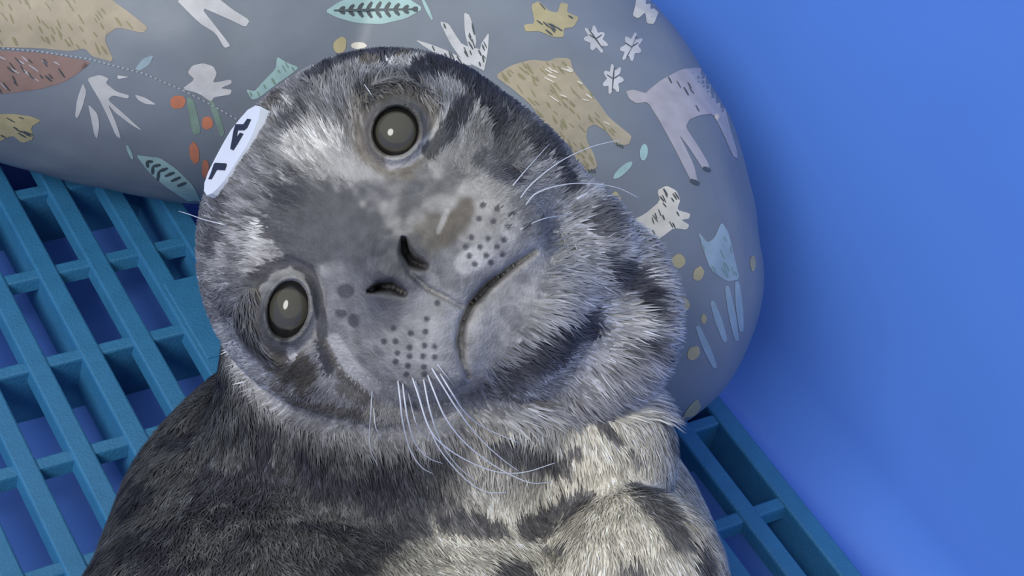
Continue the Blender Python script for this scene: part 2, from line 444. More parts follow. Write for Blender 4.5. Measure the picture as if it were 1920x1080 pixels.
def cloth_patch(name, poly, material, lift=0.0002, step=9.0, parent=None):
    """a patch of printed cloth on the pillow, its outline given in photo pixels"""
    poly = np.array(poly, float); nx_ = np.roll(poly, -1, 0)
    poly = np.stack([poly * .85 + nx_ * .15, poly * .15 + nx_ * .85], 1).reshape(-1, 2)   # round the corners a little
    # refine the outline
    pts = []
    for i in range(len(poly)):
        a, b = poly[i], poly[(i + 1) % len(poly)]; n = max(1, int(np.linalg.norm(b - a) / step))
        for k in range(n): pts.append(a + (b - a) * k / n)
    nb = len(pts); lo, hi = poly.min(0), poly.max(0)
    for x in np.arange(lo[0] + step / 2, hi[0], step):
        for y in np.arange(lo[1] + step / 2, hi[1], step): pts.append(np.array([x, y]))
    vs_, _, fs, _, _, _ = delaunay_2d_cdt([Vector(p) for p in pts], [], [list(range(nb))], 1, 1e-4)
    W = [on_pillow(p[0], p[1], lift) for p in vs_]
    fs = [f for f in fs if all(W[i] is not None for i in f)]
    ok = []
    for f in fs:                                        # drop pieces that jump over an outline of the pillow
        e = max(np.linalg.norm(W[f[i]] - W[f[i - 1]]) for i in range(len(f)))
        if e < 0.025: ok.append(f)
    used = sorted({i for f in ok for i in f}); mp = {o: k for k, o in enumerate(used)}
    if not ok: return None
    V = [W[i] for i in used]; Fc = []
    for f in ok:
        f = [mp[i] for i in f]
        nrm = np.cross(np.array(V[f[1]]) - V[f[0]], np.array(V[f[2]]) - V[f[0]])
        if nrm @ (CAM - PB - V[f[0]]) < 0: f = f[::-1]
        Fc.append(f)
    return mesh_obj(name, V, Fc, material, parent or pillow, True)
def stroke_poly(a, b, w):
    a, b = np.array(a, float), np.array(b, float); d = (b - a) / (np.linalg.norm(b - a) + 1e-9); n = np.array([-d[1], d[0]]) * w / 2
    return [a - n * .6, (a + b) / 2 - n, b - n * .6, b + n * .6, (a + b) / 2 + n, a + n * .6]
def hatching(name, strokes, material, parent, lift=0.0004):
    """many fine printed strokes joined into one sub-part"""
    V, Fc = [], []
    for a, b, w in strokes:
        pl = [on_pillow(p[0], p[1], lift, .38) for p in stroke_poly(a, b, w)]
        if any(p is None for p in pl): continue
        if max(np.linalg.norm(pl[i] - pl[i - 1]) for i in range(6)) > 0.03: continue
        k = len(V); V += pl; Fc.append(tuple(range(k, k + 6)))
    if V: mesh_obj(name, V, Fc, material, parent)
def C1(pts): return [(x / 2.572, y / 2.572) for x, y in pts]
def C2(pts): return [(560 + x / 2.133, y / 2.133) for x, y in pts]
def C5(pts): return [(900 + x / 2.348, 400 + y / 2.348) for x, y in pts]
def blob(cx, cy, rx, ry, ang=0, n=14, wob=0.08, seed=0):
    r = random.Random(seed); a0 = math.radians(ang); out = []
    for k in range(n):
        t = 2 * math.pi * k / n; q = 1 + r.uniform(-wob, wob); x, y = rx * q * math.cos(t), ry * q * math.sin(t)
        out.append((cx + x * math.cos(a0) - y * math.sin(a0), cy + x * math.sin(a0) + y * math.cos(a0)))
    return out
def inside(poly, p):
    c = False; n = len(poly)
    for i in range(n):
        (x1, y1), (x2, y2) = poly[i], poly[i - 1]
        if (y1 > p[1]) != (y2 > p[1]) and p[0] < (x2 - x1) * (p[1] - y1) / (y2 - y1) + x1: c = not c
    return c
def hatch_fill(poly, n, length, ang, w, seed):
    r = random.Random(seed); P = np.array(poly); lo, hi = P.min(0), P.max(0); out = []; tries = 0
    while len(out) < n and tries < n * 30:
        tries += 1; p = (r.uniform(lo[0], hi[0]), r.uniform(lo[1], hi[1]))
        a = math.radians(ang + r.uniform(-12, 12)); l = length * r.uniform(.6, 1.3)
        q = (p[0] + l * math.cos(a), p[1] + l * math.sin(a))
        if inside(poly, p) and inside(poly, q): out.append((p, q, w * r.uniform(.7, 1.2)))
    return out
def leaf_veins(a, b, half, n, w):
    a, b = np.array(a, float), np.array(b, float); d = b - a; nrm = np.array([-d[1], d[0]]) / np.linalg.norm(d); out = [(a, b, w)]
    for k in range(n):
        t = (k + .6) / n; p = a + d * t; h = half * math.sin(math.pi * min(.96, t * .9 + .08))
        for s in (-1, 1): out.append((p, p + d * (0.75 / n) * .8 + nrm * h * s, w * 1.5))
    return out
def oak_leaf(cx, cy, L, W, ang):
    a0 = math.radians(ang); out = []
    for k in range(36):
        t = 2 * math.pi * k / 36; r = .86 + .24 * math.cos(7 * t); out.append((W * r * math.cos(t), L * r * math.sin(t)))
    return [(cx + x * math.cos(a0) - y * math.sin(a0), cy + x * math.sin(a0) + y * math.cos(a0)) for x, y in out]

# --- prints on the part behind and right of the head
p = cloth_patch('printed_leaf', C2([(105, 45), (160, 8), (240, -22), (340, -30), (430, -12), (500, 35), (430, 75), (330, 98), (230, 92), (150, 70)]), M['mint'])
hatching('veins', leaf_veins(C2([(140, 42)])[0], C2([(470, 38)])[0], 15, 9, 5), M['ink'], p)
cloth_patch('printed_stem', stroke_poly(*C2([(495, -5), (535, 80)]), 7), M['mint'])
cloth_patch('printed_bud', C2(blob(165, 180, 26, 34, 20, seed=1)), M['yellow']); cloth_patch('printed_bud', C2(blob(240, 182, 32, 14, 0, seed=2)), M['cream'])
for pts in ([(563, 86), (600, 95), (628, 140), (655, 180), (735, 200), (745, 285), (715, 270), (650, 235), (610, 180)], [(662, 50), (685, 62), (712, 160), (705, 205), (680, 190), (665, 130)],
            [(762, 128), (758, 200), (742, 290), (722, 260), (728, 180)], [(468, 160), (520, 175), (600, 205), (700, 262), (660, 262), (560, 222), (500, 185)]):
    p = cloth_patch('printed_agave_leaf', C2(pts), M['white'])
    if p: hatching('hatching', hatch_fill(C2(pts), 6, 14, 65, 3, len(pts)), M['ink'], p)
pts = C2([(900, 100), (945, 95), (930, 20), (960, 5), (1000, 45), (1035, 52), (1048, 10), (1078, 18), (1072, 50), (1122, 70), (1100, 110), (1060, 115), (1060, 150), (1020, 150), (960, 125), (908, 128)])
p = cloth_patch('printed_leaf', pts, M['yellow']); hatching('hatching', hatch_fill(pts, 10, 13, 40, 3, 3), M['ink'], p)
bear = C2([(785, 305), (850, 262), (930, 240), (1000, 246), (1030, 232), (1085, 235), (1097, 282), (1150, 350), (1200, 412), (1240, 470), (1300, 520), (1332, 545), (1320, 580), (1270, 582), (1230, 525),
           (1185, 498), (1155, 512), (1150, 560), (1182, 620), (1196, 670), (1150, 690), (1120, 672), (1085, 575), (1010, 582), (940, 430), (860, 360)])
p = cloth_patch('printed_bear', bear, M['tan'])
hatching('dark_hatching', hatch_fill(bear, 90, 15, 52, 2.6, 5), M['olive'], p); hatching('light_hatching', hatch_fill(bear[:12], 14, 17, 28, 3.2, 6), M['cream'], p, 0.0005)
hatching('claws', [((1165 - 5 * k, 272 - 2 * k), (1168 - 5 * k, 279 - 2 * k), 3) for k in range(3)] + [((1103 + 5 * k, 318), (1106 + 5 * k, 325), 3) for k in range(3)], M['ink'], p)
for cx, cy, a in ((1187, 158, -35), (1330, 190, 25), (1257, 318, 5)):
    pl = C2(oak_leaf(cx, cy, 58, 40, a)); p = cloth_patch('printed_oak_leaf', pl, M['white'], step=6)
    c0 = np.mean(np.array(pl), 0); a1 = math.radians(a + 90); dv = np.array([math.cos(a1), math.sin(a1)]) * 22
    hatching('veins', [(c0 - dv, c0 + dv, 2.6), (c0, c0 + np.array([12, -8]), 2), (c0, c0 + np.array([-12, -8]), 2)], M['ink'], p)
deer = C2([(1308, 365), (1340, 360), (1388, 374), (1400, 360), (1450, 320), (1530, 278), (1600, 270), (1650, 300), (1690, 370), (1705, 430), (1720, 500), (1750, 600), (1755, 635), (1735, 625), (1690, 520), (1655, 455),
           (1600, 462), (1560, 480), (1547, 510), (1600, 590), (1638, 655), (1642, 682), (1618, 680), (1560, 590), (1518, 535), (1580, 660), (1596, 735), (1570, 728), (1500, 590), (1440, 480), (1395, 408), (1350, 415), (1320, 395)])
p = cloth_patch('printed_deer', deer, M['pink'])
hatching('dark_hatching', hatch_fill(deer[4:17], 26, 16, 60, 2.6, 8), M['ink'], p); hatching('hooves', [(C2([(1565, 722)])[0], C2([(1600, 738)])[0], 9), (C2([(1615, 672)])[0], C2([(1645, 684)])[0], 8)], M['ink'], p)
cloth_patch('printed_paw', C2([(1350, -10), (1345, 25), (1335, 65), (1358, 75), (1385, 50), (1392, 95), (1420, 98), (1440, 45), (1482, -5)]), M['cream'])
dog = C2([(1338, 1060), (1345, 1010), (1310, 960), (1285, 900), (1380, 860), (1445, 805), (1433, 762), (1470, 743), (1510, 763), (1526, 800), (1512, 840), (1566, 855), (1560, 876), (1528, 880), (1562, 900), (1550, 920),
          (1500, 912), (1450, 950), (1390, 990), (1362, 1060)])
p = cloth_patch('printed_dog', dog, M['cream']); hatching('hatching', hatch_fill(dog, 22, 13, 62, 3, 9), M['ink'], p)
cloth_patch('printed_leaf', C2([(1245, 782), (1268, 764), (1290, 792), (1286, 880), (1266, 892)]), M['yellow'])
cloth_patch('printed_leaf', C2(blob(1380, 610, 16, 34, 5, wob=0, seed=3)), M['mint']); cloth_patch('printed_leaf', C2(blob(1296, 682, 50, 15, -42, wob=0)), M['mint'])
cat = C5([(958, 78), (1000, 130), (1030, 110), (1062, 38), (1092, 82), (1120, 200), (1142, 290), (1085, 300), (1015, 252), (985, 170)])
p = cloth_patch('printed_cat', cat, M['ice']); hatching('hatching', hatch_fill(cat, 14, 14, 70, 2.6, 4), M['mint_deep'], p)
for cx, cy, rx, ry, a in ((873, 210, 32, 30, 0), (962, 266, 22, 34, 20), (888, 400, 36, 30, 0), (985, 465, 13, 22, 0), (940, 615, 26, 34, 30), (1200, 220, 12, 36, 0)):
    cloth_patch('printed_berry', C5(blob(cx, cy, rx, ry, a, seed=cx)), M['yellow'], step=6)
for a, b in (((1020, 385), (1080, 565)), ((955, 495), (1035, 680)), ((1085, 320), (1130, 560)), ((1130, 300), (1150, 520))):
    cloth_patch('printed_stem', stroke_poly(*C5([a, b]), 14), M['ice'])
cloth_patch('printed_leaf', C5([(915, 855), (955, 815), (975, 850), (925, 915), (880, 950), (890, 900)]), M['yellow'])
# --- prints on the left arm
bigbear = C1([(-60, -60), (500, -60), (545, 5), (610, 50), (715, 132), (690, 160), (565, 130), (500, 180), (553, 300), (445, 272), (410, 232), (340, 248), (200, 232), (-60, 225)])
p = cloth_patch('printed_bear', bigbear, M['tan'], step=12); hatching('hatching', hatch_fill(bigbear, 60, 16, 58, 2.8, 15), M['olive'], p)
hog = C1([(-60, 240), (200, 254), (400, 288), (440, 302), (380, 350), (300, 400), (180, 432), (-60, 460)])
p = cloth_patch('printed_hedgehog', hog, M['rust'], step=12); hatching('light_hatching', hatch_fill(hog, 14, 18, 35, 3, 16), M['pink'], p); hatching('dark_hatching', hatch_fill(hog, 22, 16, 50, 3, 17), M['ink'], p, .0005)
pts = C1([(-40, 550), (60, 548), (150, 560), (200, 580), (150, 610), (162, 670), (108, 690), (60, 650), (-40, 700)])
p = cloth_patch('printed_leaf', pts, M['yellow']); hatching('hatching', hatch_fill(pts, 9, 14, 30, 3, 18), M['ink'], p)
for pts in ([(420, 378), (480, 360), (525, 378), (510, 400), (560, 440), (625, 460), (615, 475), (545, 458), (520, 480), (600, 550), (690, 632), (640, 605), (560, 545), (520, 500), (560, 590), (585, 668), (560, 655), (520, 560), (480, 480), (450, 430)],
            [(400, 398), (418, 440), (400, 510), (375, 570), (362, 560), (372, 480)], [(425, 500), (470, 545), (480, 600), (470, 670), (455, 650), (440, 570)], [(650, 455), (700, 470), (758, 505), (700, 500), (665, 480)], [(565, 362), (625, 370), (570, 382)]):
    cloth_patch('printed_agave_leaf', C1(pts), M['white'], step=7)
cloth_patch('printed_deer_leg', C1([(840, -10), (1050, -10), (1120, 45), (1205, 98), (1185, 132), (1110, 95), (965, 32), (1080, 178), (1112, 222), (1082, 232), (1040, 160), (960, 110)]), M['white'])
cloth_patch('printed_dog', C1([(878, 428), (940, 382), (904, 350), (928, 315), (980, 304), (1030, 320), (1046, 355), (1025, 400), (1115, 382), (1118, 402), (1062, 425), (1118, 432), (1112, 455), (1032, 468), (1018, 492), (960, 450)]), M['white'])
cloth_patch('printed_stem', C1([(898, 465), (935, 480), (972, 640), (930, 652)]), M['green']); cloth_patch('printed_stem', C1([(1002, 478), (1040, 500), (1085, 640), (1065, 665)]), M['green'])
for cx, cy, rx, ry, a in ((856, 492, 38, 32, -20), (1000, 592, 28, 32, 0), (937, 736, 24, 54, -8), (990, 812, 18, 46, 0)): cloth_patch('printed_berry', C1(blob(cx, cy, rx, ry, a, seed=cy)), M['orange'], step=6)
pts = C1([(655, 745), (700, 752), (770, 758), (850, 812), (930, 890), (972, 975), (955, 1000), (900, 965), (800, 900), (715, 825)])
p = cloth_patch('printed_leaf', pts, M['mint']); hatching('veins', leaf_veins(C1([(690, 762)])[0], C1([(955, 975)])[0], 17, 9, 4), M['ink'], p)
cloth_patch('printed_stem', stroke_poly(*C1([(612, 700), (640, 765)]), 7), M['mint'])
cloth_patch('printed_leaf', C1([(650, 332), (690, 282), (742, 264), (722, 312), (672, 342)]), M['ice'])
pts = C1([(1185, 430), (1228, 440), (1262, 400), (1330, 330), (1335, 272), (1380, 300), (1442, 325), (1400, 360), (1340, 400), (1250, 470), (1215, 482)])
p = cloth_patch('printed_leaf', pts, M['mint']); hatching('hatching', hatch_fill(pts, 12, 11, 60, 2.5, 21), M['green'], p)
# --- the print goes on over the top of the pillow
def moved(poly, du, dv, ang=0, sc=1.0):
    P = np.array(poly, float); c = P.mean(0); a = math.radians(ang); R2 = np.array([[math.cos(a), -math.sin(a)], [math.sin(a), math.cos(a)]])
    return ((P - c) * sc) @ R2.T + c + (du, dv)
for nm, pl, mt, du, dv, an in (('printed_bear', bear, 'tan', -420, -330, 170), ('printed_deer', deer, 'pink', -300, -390, 150), ('printed_dog', dog, 'cream', -150, -520, 40), ('printed_hedgehog', hog, 'rust', 420, -300, -20), ('printed_bear', bear, 'tan', -1100, -400, 30), ('printed_deer', deer, 'pink', -1350, -440, 0)):
    p = cloth_patch(nm, moved(pl, du, dv, an), M[mt], step=12)
    if p: hatching('hatching', hatch_fill([tuple(q) for q in moved(pl, du, dv, an)], 26, 15, 50 + an, 2.6, int(abs(du))), M['ink'], p)
rl = random.Random(5)
for k in range(40):
    u, v = rl.uniform(-500, 1250), rl.uniform(-430, -40)
    kind = k % 3; a = rl.uniform(0, 180)
    if kind == 0: cloth_patch('printed_oak_leaf', oak_leaf(u, v, 27, 19, a), M['white'], step=6)
    elif kind == 1: cloth_patch('printed_leaf', blob(u, v, 42, 13, a, wob=0), M['mint'], step=8)
    else: cloth_patch('printed_berry', blob(u, v, 14, 12, a, seed=k), M['yellow'], step=6)
sp = C1([(-60, 222), (200, 248), (430, 283), (700, 355), (880, 432), (1000, 492), (1150, 577)]); dash = []
for a, b in zip(sp[:-1], sp[1:]):
    n = max(2, int(math.dist(a, b) / 9))
    for k in range(n): dash.append((tuple(np.array(a) + (np.array(b) - a) * k / n), tuple(np.array(a) + (np.array(b) - a) * (k + .62) / n), 3))
hatching('seam_stitching', dash, M['seam'], pillow, 0.0006)

# ================================================================== THE SEAL
def ax(pieces):
    out = []
    for a, b, st in pieces: out += list(np.arange(a, b, st))
    return np.array(out + [pieces[-1][1]], float)
gx = ax([(-980, -560, 30), (-560, -370, 14), (-370, 400, 7), (400, 720, 14), (720, 1000, 28)])
gy = ax([(-2900, -900, 34), (-900, -380, 14), (-380, 380, 7), (380, 420, 14)])
gz = ax([(-900, -420, 34), (-420, -60, 14), (-60, 420, 7), (420, 1000, 22), (1000, 2400, 34)])
D = grid_eval(gx, gy, gz, lambda P: base_sdf(P), 12)
near = np.argwhere(np.abs(D) < 105)
Pn = np.stack([gx[near[:, 0]], gy[near[:, 1]], gz[near[:, 2]]], -1)
D[near[:, 0], near[:, 1], near[:, 2]] = seal_sdf(Pn)
Vs, Qs = surface_nets(gx, gy, gz, D)
def split_quads(V, Q):
    e = np.concatenate([Q[:, [0, 1]], Q[:, [1, 2]], Q[:, [2, 3]], Q[:, [3, 0]]]); e.sort(1)
    key = e[:, 0] * len(V) + e[:, 1]; uq, inv = np.unique(key, return_inverse=True)
    em = (V[uq // len(V)] + V[uq % len(V)]) / 2; fm = V[Q].mean(1)
    n, m = len(V), len(Q); E_ = n + inv.reshape(4, m); Fm = n + len(uq) + np.arange(m)
    V2 = np.concatenate([V, em, fm])
    Q2 = np.concatenate([np.stack([Q[:, k], E_[k], Fm, E_[(k + 3) % 4]], -1) for k in range(4)])
    return V2, Q2
Vs = relax(seal_sdf, Vs, 2.5, 2)
Vs, Qs = split_quads(Vs, Qs)
Vs = relax(seal_sdf, Vs, 2.0, 1)
Ns = gradient(seal_sdf, Vs, 3.0); Ns /= np.linalg.norm(Ns, axis=1, keepdims=True)

# ---- coat colours (albedo only), marks located on the photo
LT, MD, DK, BR, WH, CR = [np.array(c) for c in ((.37, .36, .355), (.17, .172, .19), (.040, .040, .048), (.13, .112, .088), (.60, .585, .57), (.54, .505, .43))]
def seg_mark(u, v, line, w): return dist_line(u, v, np.array(line, float)) / w
def spot(u, v, cu, cv, ru, rv, ang=0):
    a = math.radians(ang); du, dv = u - cu, v - cv
    return np.hypot((du * math.cos(a) + dv * math.sin(a)) / ru, (-du * math.sin(a) + dv * math.cos(a)) / rv)
HEAD_MARKS = [  # (kind, geometry, colour, strength, softness)
    ('s', (455, 330, 85, 170, 38), MD, .55, .6), ('s', (600, 420, 130, 85, 12), MD * .5, .92, .45), ('s', (690, 470, 80, 60, 30), MD * .65, .7, .5),
    ('s', (640, 170, 90, 60, -20), MD, .5, .5), ('s', (590, 275, 55, 30, -15), WH, .9, .5), ('s', (660, 315, 65, 22, 15), LT * 1.1, .8, .5), ('s', (490, 440, 12, 32, 5), WH, .95, .4),
    ('s', (742, 245, 82, 88, 0), BR * 1.3, .75, .35), ('l', ([(838, 225), (815, 265), (770, 292), (735, 303)], 15), WH * .85, .9, .5), ('l', ([(868, 195), (860, 230), (830, 262), (805, 282)], 17), DK * 1.3, .9, .4),
    ('s', (715, 112, 70, 18, -6), DK * 1.6, .8, .5), ('s', (690, 122, 22, 18, 0), BR, .8, .4), ('s', (745, 108, 24, 10, 0), BR, .8, .4), ('l', ([(735, 128), (790, 122)], 9), WH, .8, .5),
    ('s', (840, 150, 60, 26, 20), DK * 1.5, .85, .4), ('s', (690, 172, 26, 11, -30), DK * 1.4, .85, .4), ('l', ([(880, 150), (925, 220), (960, 300)], 20), DK * 1.6, .85, .45), ('l', ([(930, 180), (1000, 275)], 13), DK * 1.5, .8, .4),
    ('l', ([(960, 170), (1010, 250), (1040, 320)], 10), LT * 1.1, .6, .5), ('l', ([(990, 215), (1040, 290)], 12), DK * 1.8, .8, .4), ('l', ([(900, 300), (950, 330)], 16), DK * 2, .7, .5),
    ('s', (800, 350, 30, 22, -40), DK * 2, .6, 1.0), ('s', (845, 335, 20, 30, 20), DK * 2.2, .6, 1.0), ('l', ([(872, 390), (838, 440)], 22), BR * .85, .85, .9), ('s', (805, 440, 34, 46, 25), BR * 1.15, .75, .9), ('l', ([(838, 395), (822, 435)], 5), WH * .8, .7, .9),
    ('s', (748, 500, 62, 52, -50), MD * .8, .8, .45), ('s', (885, 485, 40, 22, -25), WH, .7, .5), ('s', (820, 590, 60, 50, 0), LT * 1.1, .6, .5), 
    ('l', ([(1055, 440), (1040, 490)], 8), CR, .7, .4), ('l', ([(1040, 395), (1033, 440)], 5), DK * 1.5, .7, .4),
    ('s', (660, 560, 80, 70, 0), MD * 1.1, .7, .5), ('s', (648, 546, 16, 12, 0), DK * 1.6, .8, .4), ('s', (640, 588, 11, 9, 0), DK * 1.6, .8, .4), ('s', (663, 602, 12, 14, 20), DK * 1.5, .8, .4), ('s', (700, 590, 30, 50, 0), MD, .5, .5),
    ('s', (540, 583, 66, 84, 12), LT * .9, .8, .3), ('l', ([(476, 535), (500, 505), (545, 488), (578, 505), (592, 545), (602, 600), (606, 660), (618, 690)], 11), DK * 1.4, .9, .4), ('l', ([(478, 545), (485, 600), (500, 640), (520, 660)], 8), BR, .75, .4),
    ('s', (525, 690, 30, 34, 30), BR * .8, .85, .4), ('s', (572, 695, 26, 42, -10), BR * .75, .9, .35), ('s', (548, 664, 9, 15, -25), WH, .95, .4), ('l', ([(625, 640), (660, 690), (700, 725)], 14), WH * .9, .8, .5), ('l', ([(608, 640), (640, 700), (690, 740)], 6), BR * .8, .7, .4),
    ('s', (440, 560, 34, 60, 10), MD * .7, .7, .5), ('l', ([(425, 620), (470, 690), (530, 745)], 26), WH * .85, .8, .5), ('l', ([(520, 715), (560, 750), (640, 765), (700, 772)], 9), BR, .7, .5), ('l', ([(640, 725), (700, 755)], 8), BR, .6, .5),
    ('l', ([(700, 770), (780, 775), (850, 770)], 16), CR, .6, .5),
    ('l', ([(590, 150), (660, 112), (740, 98)], 13), DK * 1.2, .9, .4), ('l', ([(790, 140), (850, 125), (890, 165)], 17), DK, .95, .4), ('l', ([(895, 160), (925, 215), (955, 285)], 18), DK, .95, .4), ('l', ([(945, 190), (985, 245), (1010, 300)], 13), DK, .95, .4),
    ('l', ([(1005, 250), (1040, 305), (1062, 355)], 12), DK * 1.2, .95, .4), ('l', ([(930, 290), (965, 330)], 13), DK * 1.4, .9, .4), ('s', (765, 375, 20, 28, 30), DK * 2, .65, 1.1), ('s', (700, 360, 40, 14, 20), DK * 2, .6, 1.1), ('s', (840, 175, 30, 14, 30), LT * 1.3, .8, .4),
    ('s', (560, 230, 40, 16, -40), DK * 1.5, .7, .5), ('s', (450, 300, 18, 60, 35), BR * .6, .8, .5), ('s', (520, 200, 30, 14, -35), BR * .7, .7, .5), ('s', (420, 420, 18, 60, 10), DK * 1.6, .6, .6), ('s', (540, 370, 40, 22, 0), DK * 1.4, .7, .5), ('s', (450, 470, 22, 16, 0), DK * 1.6, .6, .5)]
DOTS = [(905, 385), (932, 392), (958, 404), (898, 410), (925, 415), (952, 425), (985, 428), (884, 445), (915, 447), (945, 450), (873, 463), (900, 463), (932, 462), (880, 480), (912, 479), (942, 477), (890, 495), (920, 492),
        (820, 568), (800, 598), (742, 640), (770, 625), (798, 622), (745, 662), (768, 652), (796, 648), (815, 650), (742, 678), (768, 668), (793, 668), (815, 670), (765, 686), (795, 688), (738, 615), (720, 640), (762, 702), (796, 702)]
RUFF_MARKS = [('s', (1150, 520, 70, 26, 38), DK * 1.2, .92, .35), ('s', (1193, 575, 36, 16, 55), DK, .9, .4), ('s', (1110, 415, 26, 34, 20), DK * 1.5, .8, .4), ('l', ([(1090, 600), (1040, 625), (985, 668), (940, 700)], 24), DK * 1.3, .92, .35),
              ('s', (1165, 650, 50, 22, -28), DK * 1.2, .9, .4), ('s', (1225, 660, 22, 14, 60), DK * 2, .6, .5), ('l', ([(930, 720), (990, 745)], 12), BR, .6, .5), ('s', (1060, 690, 120, 30, -15), WH * .92, .6, .6), ('s', (1150, 590, 70, 26, 20), WH * .9, .5, .6)]
BODY_MARKS = [('s', (1075, 935, 40, 30, -10), DK * 1.4, .9, .35), ('s', (1010, 975, 52, 32, -20), DK * 1.2, .9, .4), ('s', (880, 975, 70, 26, 5), DK * 1.3, .85, .4), ('s', (800, 930, 60, 32, 10), DK * 1.2, .7, .5), ('l', ([(1190, 915), (1235, 955), (1270, 1000)], 20), MD * .5, .9, .35),
              ('s', (1318, 1050, 18, 40, -15), MD * .45, .9, .35), ('s', (1190, 1060, 26, 26, 0), DK * 2, .8, .4), ('s', (960, 1070, 42, 30, 0), DK * 1.5, .85, .4), ('s', (1040, 1040, 22, 14, 0), BR, .7, .4), ('s', (1075, 832, 15, 13, 0), DK * 2, .8, .4), ('l', ([(1118, 775), (1150, 815)], 9), DK * 1.8, .85, .4),
              ('l', ([(1175, 825), (1195, 850)], 8), DK * 2, .8, .4), ('l', ([(935, 830), (1000, 850), (1045, 860)], 22), DK * 1.4, .85, .5), ('l', ([(1240, 780), (1258, 830)], 7), DK * 2, .6, .5), ('s', (720, 1000, 80, 34, -20), DK * 1.1, .7, .5), ('s', (560, 900, 70, 34, -30), DK, .6, .5),
              ('s', (310, 1010, 60, 34, -30), DK, .7, .5), ('s', (440, 1040, 50, 24, -20), DK, .6, .5), ('s', (640, 1060, 60, 22, 0), DK, .6, .5), ('s', (480, 800, 70, 22, -10), DK, .6, .5), ('s', (760, 850, 80, 40, 0), DK, .6, .5)]
def smooth01(x): x = np.clip(x, 0, 1); return x * x * (3 - 2 * x)
def apply_marks(col, marks, u, v, mask, wob):
    for kind, g, c, stg, soft in marks:
        if kind == 's': q = spot(u, v, *g)
        else: q = seg_mark(u, v, g[0], g[1])
        q = q + wob
        w = smooth01((1 + soft * .5 - q) / soft) * stg * mask
        col += (c - col) * w[:, None]
def coat(P, N):
    u, v = uv_of(P)
    n1 = vnoise(P, 26, 1); n2 = vnoise(P, 60, 2); n3 = vnoise(P, 12, 4); n4 = vnoise(P, 120, 6)
    hd = ell(P, *SKULL); face = smooth01((60 - base_head(P)) / 60)
    front = smooth01((N[:, 2] + 0.35) / 0.35)
    ang = np.arctan2(v - 515, u - 765); nd = np.hypot(u - 765, v - 515)
    st = vnoise(np.stack([ang * 48, nd / 34, P[:, 2] * 0], -1), 1.0, 8)          # streaks that run with the lie of the fur
    st2 = vnoise(np.stack([ang * 90, nd / 22, P[:, 2] * 0], -1), 1.0, 9)
    away = smooth01((nd - 150) / 170)
    bs = vnoise(np.stack([(u + .45 * v) / 6, (v - .45 * u) / 26, P[:, 2] * 0], -1), 1.0, 10)
    wob = 0.20 * n1 + 0.12 * n3 + (.30 * st + .15 * st2) * away
    # body: dark back, pale throat and belly
    side = (u - (905 - 0.62 * (v - 780)))
    pale = smooth01((side + 60 * n2 + 20 * n1) / 150 + .3)
    back = np.where((n2 + .5 * n1 > .22)[:, None], DK * 1.0, np.array([.080, .081, .082])) * (1 + .25 * n3[:, None])
    belly = CR * (1.02 + .08 * n4[:, None]) * (1 + .12 * n3[:, None])
    spots = smooth01((n2 + .4 * n1 - .62) / .15) * (v > 960)
    belly = belly + (DK * 2 - belly) * (spots * .8)[:, None]
    body = back + (belly - back) * pale[:, None]
    apply_marks(body, BODY_MARKS, u, v, front, wob)
    # ruff
    rf = LT * 1.12 * (1 + .14 * n3[:, None]); apply_marks(rf, RUFF_MARKS, u, v, front, wob)
    ruffness = smooth01((u - 880 + 40 * n2) / 110) * smooth01((772 - 0.05 * (u - 1100) - v) / 16 + .5)
    col = body + (rf - body) * ruffness[:, None]
    # head
    hc = LT * (0.86 + .24 * n1[:, None] + .12 * n3[:, None])
    hc = hc + (MD * .6 - hc) * (smooth01((n2 + .6 * n1 + .4 * st * away - .25) / .3) * .55)[:, None]
    apply_marks(hc, HEAD_MARKS, u, v, front, wob)
    dd = np.full(len(u), 1e9)
    for a, b in DOTS: dd = np.minimum(dd, np.hypot(u - a, v - b))
    w = smooth01((8 - dd) / 4.5) * front; hc += (DK * 1.5 - hc) * (w * .9)[:, None]
    hc = hc * np.exp((.30 * st + .22 * st2) * away)[:, None]
    col = col * np.exp(.24 * bs + .10 * n3)[:, None]
    face = face * (1 - smooth01((u - np.interp(v, [360, 500, 600, 700, 790], [1085, 1040, 1000, 925, 880]) + 25 * st) / 24 + .5) * (v > 330) * (v < 800))
    col = col + (hc - col) * face[:, None]
    return np.clip(col, .012, .85)
def base_head(P):
    d = ell(P, *SKULL)
    for c, r in ((L(800, 515, 150), 165), (L(906, 442, 200), 112), (L(815, 618, 200), 112), (L(965, 580, 130), 112), (hl(165, -170, 20), 155), (hl(-145, -160, 20), 160)): d = np.minimum(d, sph(P, c, r))
    return d
Cs = coat(Vs, Ns)
SB = np.array([BC[1][0], BC[1][1], 0.0])
seal = empty('seal_pup', SB)
tag(seal, 'spotted grey seal pup looking up with its head tilted before the patterned pillow', 'seal')
Ws = to_world(Vs)
body = fast_mesh('body', Ws - SB, Qs, M['seal'], seal)
def set_colors(ob, C):
    at = ob.data.color_attributes.new('coat', 'FLOAT_COLOR', 'POINT')
    at.data.foreach_set('color', np.c_[C, np.ones(len(C))].astype(np.float32).ravel())
set_colors(body, Cs)

